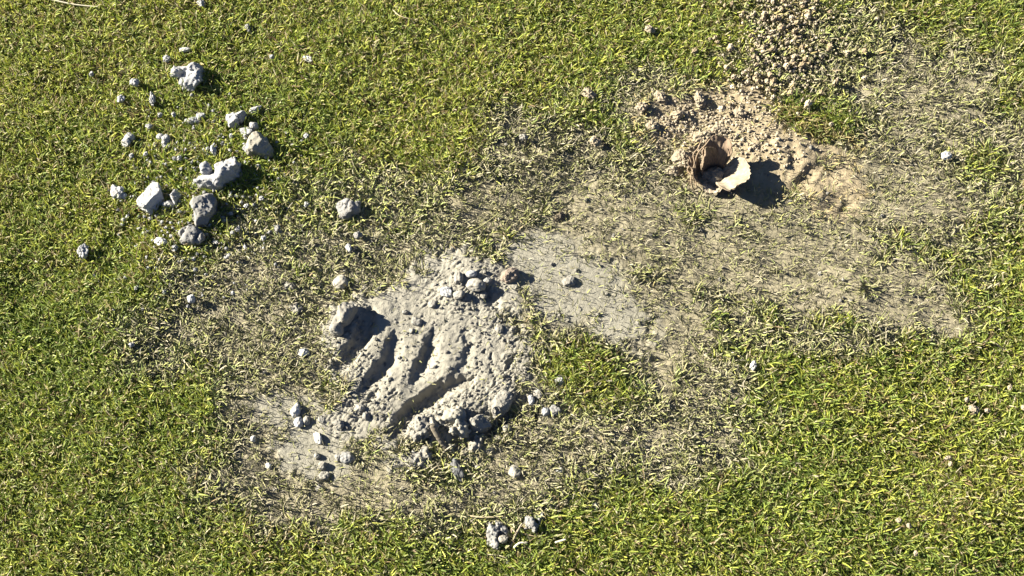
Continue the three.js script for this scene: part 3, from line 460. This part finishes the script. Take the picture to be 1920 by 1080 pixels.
// ---------- straws, stalks and the bark strip ----------
function strand(name, label, category, pts, r0, r1, tone, flat = 1) {   // a bent stalk of oval section
  const curve = new THREE.CatmullRomCurve3(pts.map(([x, z, y]) => new THREE.Vector3(x, height(x, z) + y, z)));
  const n = 40, g = new THREE.TubeGeometry(curve, n, 1, 8, false), p = g.attributes.position;
  for (let i = 0; i <= n; i++) { const c = curve.getPointAt(i / n), t = i / n, r = mix(r0, r1, t) * (1 + 0.12 * n2(t * 14, r0 * 9000)) * Math.min(1, 0.25 + 9 * Math.min(t + 0.02, 1.02 - t)); for (let j = 0; j <= 8; j++) { const k = i * 9 + j; p.setXYZ(k, c.x + (p.getX(k) - c.x) * r, c.y + (p.getY(k) - c.y) * r * flat, c.z + (p.getZ(k) - c.z) * r); } }
  const g2 = mergeVertices((g.deleteAttribute('uv'), g.deleteAttribute('normal'), g), 1e-7); g2.computeVertexNormals(); paint(g2, tone, r0 * 1e5, 0.25, 350);
  const m = shadowed(new THREE.Mesh(g2, rockMat)); m.name = numbered(name); scene.add(m); return tag(m, label, category);
}
const STRAW = [0.3, 0.26, 0.16], BLEACH = [0.48, 0.45, 0.34];
strand('straw', 'long pale straw curving over yellow green lawn', 'straw', [[-0.6064, -0.3993, 0.009], [-0.575, -0.3887, 0.011], [-0.5408, -0.3815, 0.011], [-0.5106, -0.379, 0.009]], 0.0011, 0.0007, BLEACH);
strand('straw', 'short pale bent straw in the green lawn away from the clods', 'straw', [[-0.1478, -0.3758, 0.009], [-0.1374, -0.3638, 0.011], [-0.1155, -0.359, 0.009]], 0.0008, 0.0006, STRAW);
strand('straw', 'slender yellow green stalk lying over the muddy grass above the pebble heap', 'straw', [[-0.0601, -0.0629, 0.005], [-0.0369, -0.0732, 0.007], [-0.021, -0.085, 0.008], [-0.0124, -0.0927, 0.007]], 0.0009, 0.0006, [0.2, 0.2, 0.09]);
strand('straw', 'straw lying flat across the muddy grass above the ragged clod', 'straw', [[-0.0493, 0.2659, 0.006], [-0.0308, 0.2682, 0.008], [-0.0067, 0.2671, 0.007]], 0.0012, 0.0009, STRAW);
strand('straw', 'stiff dry stalk leaning between the two grass clods', 'straw', [[-0.0022, 0.3001, 0.003], [0.0039, 0.2876, 0.01], [0.0106, 0.2762, 0.013]], 0.0013, 0.0011, [0.22, 0.19, 0.14]);
strand('straw', 'short bleached straw below the leaning dry stalk', 'straw', [[0.0017, 0.3012, 0.009], [0.0078, 0.2967, 0.011], [0.0161, 0.2961, 0.011]], 0.0013, 0.0011, BLEACH);
strand('straw', 'short pale straw in green grass right of the rounded grey clod', 'straw', [[0.0445, 0.2956, 0.009], [0.0562, 0.2927, 0.011]], 0.0012, 0.001, BLEACH);
strand('bark_strip', 'flat brown bark strip leaning against the crumbly mud heap', 'bark strip', [[-0.0858, 0.1702, 0.012], [-0.0792, 0.1811, 0.011], [-0.071, 0.1908, 0.006], [-0.0669, 0.1955, 0.002]], 0.0034, 0.003, [0.12, 0.105, 0.08], 0.55);
{ const pts = []; for (let k = 0; k <= 10; k++) { const a = 0.6 + k * 0.58, q = 0.0042, [x0, z0] = [-0.0168, 0.1519]; pts.push([x0 + q * Math.cos(a), z0 + q * Math.sin(a), 0.008]); } strand('worm_cast', 'tiny curled ring shaped worm cast beside the dark crack', 'worm cast', pts, 0.0009, 0.0008, TONE.mud); }

// ---------- the grass ----------
function blade(t0, bend, cutTip, twist, width = 1) {   // one folded leaf 1 long, growing up and bending towards +x
  const rows = 5, pos = [], idx = []; let x = 0, y = 0;
  for (let i = 0; i < rows; i++) {
    const t = i / (rows - 1), a = t0 + bend * t, w = 0.058 * width * [0.75, 1, 1, 0.85, cutTip][i], tw = twist * t;
    if (i) { const am = t0 + bend * (t - 0.125); x += Math.sin(am) / (rows - 1); y += Math.cos(am) / (rows - 1); }
    const nx = -Math.cos(a), ny = Math.sin(a), f = 0.35 * w;   // the fold lifts the two edges off the midrib
    const ez = Math.cos(tw), ex = Math.sin(tw);
    pos.push(x + nx * -f * 0 + ex * w * nx, y + ex * w * ny, -w * ez, x - nx * f, y - ny * f, 0, x - ex * w * nx, y - ex * w * ny, w * ez);
    if (i) { const b = (i - 1) * 3; idx.push(b, b + 1, b + 3, b + 1, b + 4, b + 3, b + 1, b + 2, b + 4, b + 2, b + 5, b + 4); }
  }
  const g = new THREE.BufferGeometry(); g.setAttribute('position', new THREE.Float32BufferAttribute(pos, 3)); g.setIndex(idx); g.computeVertexNormals(); return g;
}
const D2 = Math.PI / 180;
const KINDS = [['upright_blades', blade(8 * D2, 30 * D2, 0.5, 0.3), 0.13], ['arching_blades', blade(12 * D2, 84 * D2, 0.15, -0.4), 0.36], ['slanting_blades', blade(34 * D2, 30 * D2, 0.6, 0.5), 0.15], ['flattened_blades', blade(58 * D2, 30 * D2, 0.3, -0.3), 0.16], ['curled_blades', blade(20 * D2, 105 * D2, 0.2, 0.6), 0.2]];
const hash = new Map(), CELL = 0.03;
for (const f of footprints) for (let i = Math.floor((f[0] - f[2]) / CELL); i <= Math.floor((f[0] + f[2]) / CELL); i++) for (let j = Math.floor((f[1] - f[2]) / CELL); j <= Math.floor((f[1] + f[2]) / CELL); j++) { const k = i * 1000 + j; if (!hash.has(k)) hash.set(k, []); hash.get(k).push(f); }
const covered = (x, z) => { for (const f of hash.get(Math.floor(x / CELL) * 1000 + Math.floor(z / CELL)) || []) if (Math.hypot(x - f[0], z - f[1]) < f[2]) return true; return false; };
const LIVE = [[0.285, 0.345, 0.05], [0.215, 0.28, 0.045], [0.14, 0.205, 0.04], [0.38, 0.4, 0.07], [0.28, 0.315, 0.1]], DRY = [[0.36, 0.315, 0.16], [0.3, 0.25, 0.11], [0.4, 0.36, 0.24], [0.2, 0.14, 0.075]], COAT = [[0.21, 0.198, 0.13], [0.188, 0.18, 0.095], [0.18, 0.192, 0.07], [0.24, 0.222, 0.16], [0.155, 0.158, 0.065]];
const bins = { lawn_grass: KINDS.map(() => ({ m: [], c: [] })), muddy_grass: KINDS.map(() => ({ m: [], c: [] })) };
{
  const r = rng(4242), q = new THREE.Quaternion(), e = new THREE.Euler(), p = new THREE.Vector3(), s = new THREE.Vector3(), M = new THREE.Matrix4();
  const pickKind = () => { let v = r(); for (let k = 0; k < KINDS.length; k++) { v -= KINDS[k][2]; if (v <= 0) return k; } return 2; };
  function plant(x, z, big) {
    const near = Math.abs(x) < 0.75 && Math.abs(z) < 0.6, c = near ? cover(x, z) : { bare: 0, pool: 0, sand: 0, mud: 0, green: 0 };
    const clump = n2(x * 55, z * 55), keep = c.mud < 0.3 ? 1 : mix(1, 0.36, smooth(0.3, 0.78, c.mud)) * (1 - 0.96 * smooth(0.5, 0.97, c.bare + 0.25 * n2(x * 60, z * 60))) * (1 - 0.6 * smooth(0.7, 1, c.pool)) * clamp(0.75 + 0.8 * n2(x * 42 + 6, z * 42) + 0.35 * n2(x * 110, z * 110), 0.12, 1.7) * (1 - 0.9 * smooth(0.55, 0.85, c.sand));
    if (r() > keep * (0.78 + 0.3 * clump)) return;
    if (covered(x, z)) return;
    const tall = 1 + 0.12 * n2(x * 9 + 4, z * 9) + 0.08 * clump;
    let len = (0.0106 + 0.0066 * r()) * tall * big, k = pickKind(), wide = (0.75 + 0.55 * r());
    if (r() < 0.13) { len *= 1.3; wide *= 0.75; }
    const buried = smooth(0.35, 0.85, c.mud); len *= mix(1, 0.56, buried); if (buried > 0.5 && r() < 0.5) k = r() < 0.6 ? 0 : 2;
    const muddy = r() < smooth(0.1, 0.6, c.mud) * 0.86, drift = 0.6 * n2(x * 3.2, z * 3.2) + 0.6 * n2(x * 11, z * 11) + 0.25 * n2(x * 40, z * 40) + 0.9 * zone(YELLOW, x, z, 0.3 * n2(x * 16, z * 16)) - 0.8 * zone(LUSH, x, z, 0.3 * n2(x * 16, z * 16));
    let t, v = 0.82 + 0.36 * r();
    if (muddy) t = COAT[Math.floor(r() * 5)];
    else if (r() < 0.2 + 0.07 * drift) t = DRY[Math.floor(r() * 4)];
    else { const i = clamp(Math.floor(r() * 5 + drift * 0.7), 0, 4); t = LIVE[[2, 1, 4, 0, 3][i]]; }
    if (c.sand > 0.3 && r() < 0.4) t = DRY[1];
    const dust = muddy ? 0 : 0.95 * smooth(0.12, 0.6, c.mud) * (0.35 + 0.65 * r()); if (dust > 0) t = t.map((a, i) => mix(a, COAT[0][i], dust));
    e.set((r() - 0.5) * 0.5, r() * 6.2832, (r() - 0.5) * 0.5, 'YXZ'); q.setFromEuler(e);
    p.set(x, height(x, z, c) - 0.0008, z); s.set(len, len * (0.85 + 0.3 * r()), wide * mix(0.0092, len, 0.3) * mix(1, 0.66, buried));
    M.compose(p, q, s); const b = bins[c.mud > 0.32 ? 'muddy_grass' : 'lawn_grass'][k]; b.m.push(...M.elements); b.c.push(t[0] * v, t[1] * v, t[2] * v * (0.9 + 0.2 * r()));
  }
  const fill = (x0, x1, z0, z1, n, big, out) => { for (let i = 0; i < n; i++) { const x = mix(x0, x1, r()), z = mix(z0, z1, r()); if (out && Math.abs(x) < out[0] && z > out[1] && z < out[2]) continue; plant(x, z, big); } };
  fill(-0.67, 0.67, -0.44, 0.40, 520000, 1);
  fill(-1.15, 1.15, -0.85, 0.75, 200000, 1.3, [0.67, -0.44, 0.40]);
  fill(-2.4, 2.4, -2.0, 1.6, 90000, 2.1, [1.15, -0.85, 0.75]);
}
const leafMat = new THREE.MeshPhysicalMaterial({ color: 0xffffff, roughness: 0.8, specularIntensity: 0.5, side: THREE.DoubleSide, transmission: 0.5, thickness: 0, ior: 1.4 });
const muddyMat = new THREE.MeshStandardMaterial({ color: 0xffffff, roughness: 0.9, side: THREE.DoubleSide });
for (const [name, label, mat] of [['lawn_grass', 'short mown green lawn grass with dry straw coloured blades', leafMat], ['muddy_grass', 'thin mud coated grass blades poking through the drying mud', muddyMat]]) {
  const group = new THREE.Group(); group.name = name; tag(group, label, 'grass', null, 'stuff'); scene.add(group);
  KINDS.forEach(([kind, geo], k) => {
    const { m, c } = bins[name][k], im = shadowed(new THREE.InstancedMesh(geo, mat, m.length / 16));
    im.instanceMatrix.array.set(m); im.instanceColor = new THREE.InstancedBufferAttribute(new Float32Array(c), 3);
    im.name = kind; im.userData = { kind: 'stuff' }; group.add(im);
  });
}
renderer.render(scene, camera);
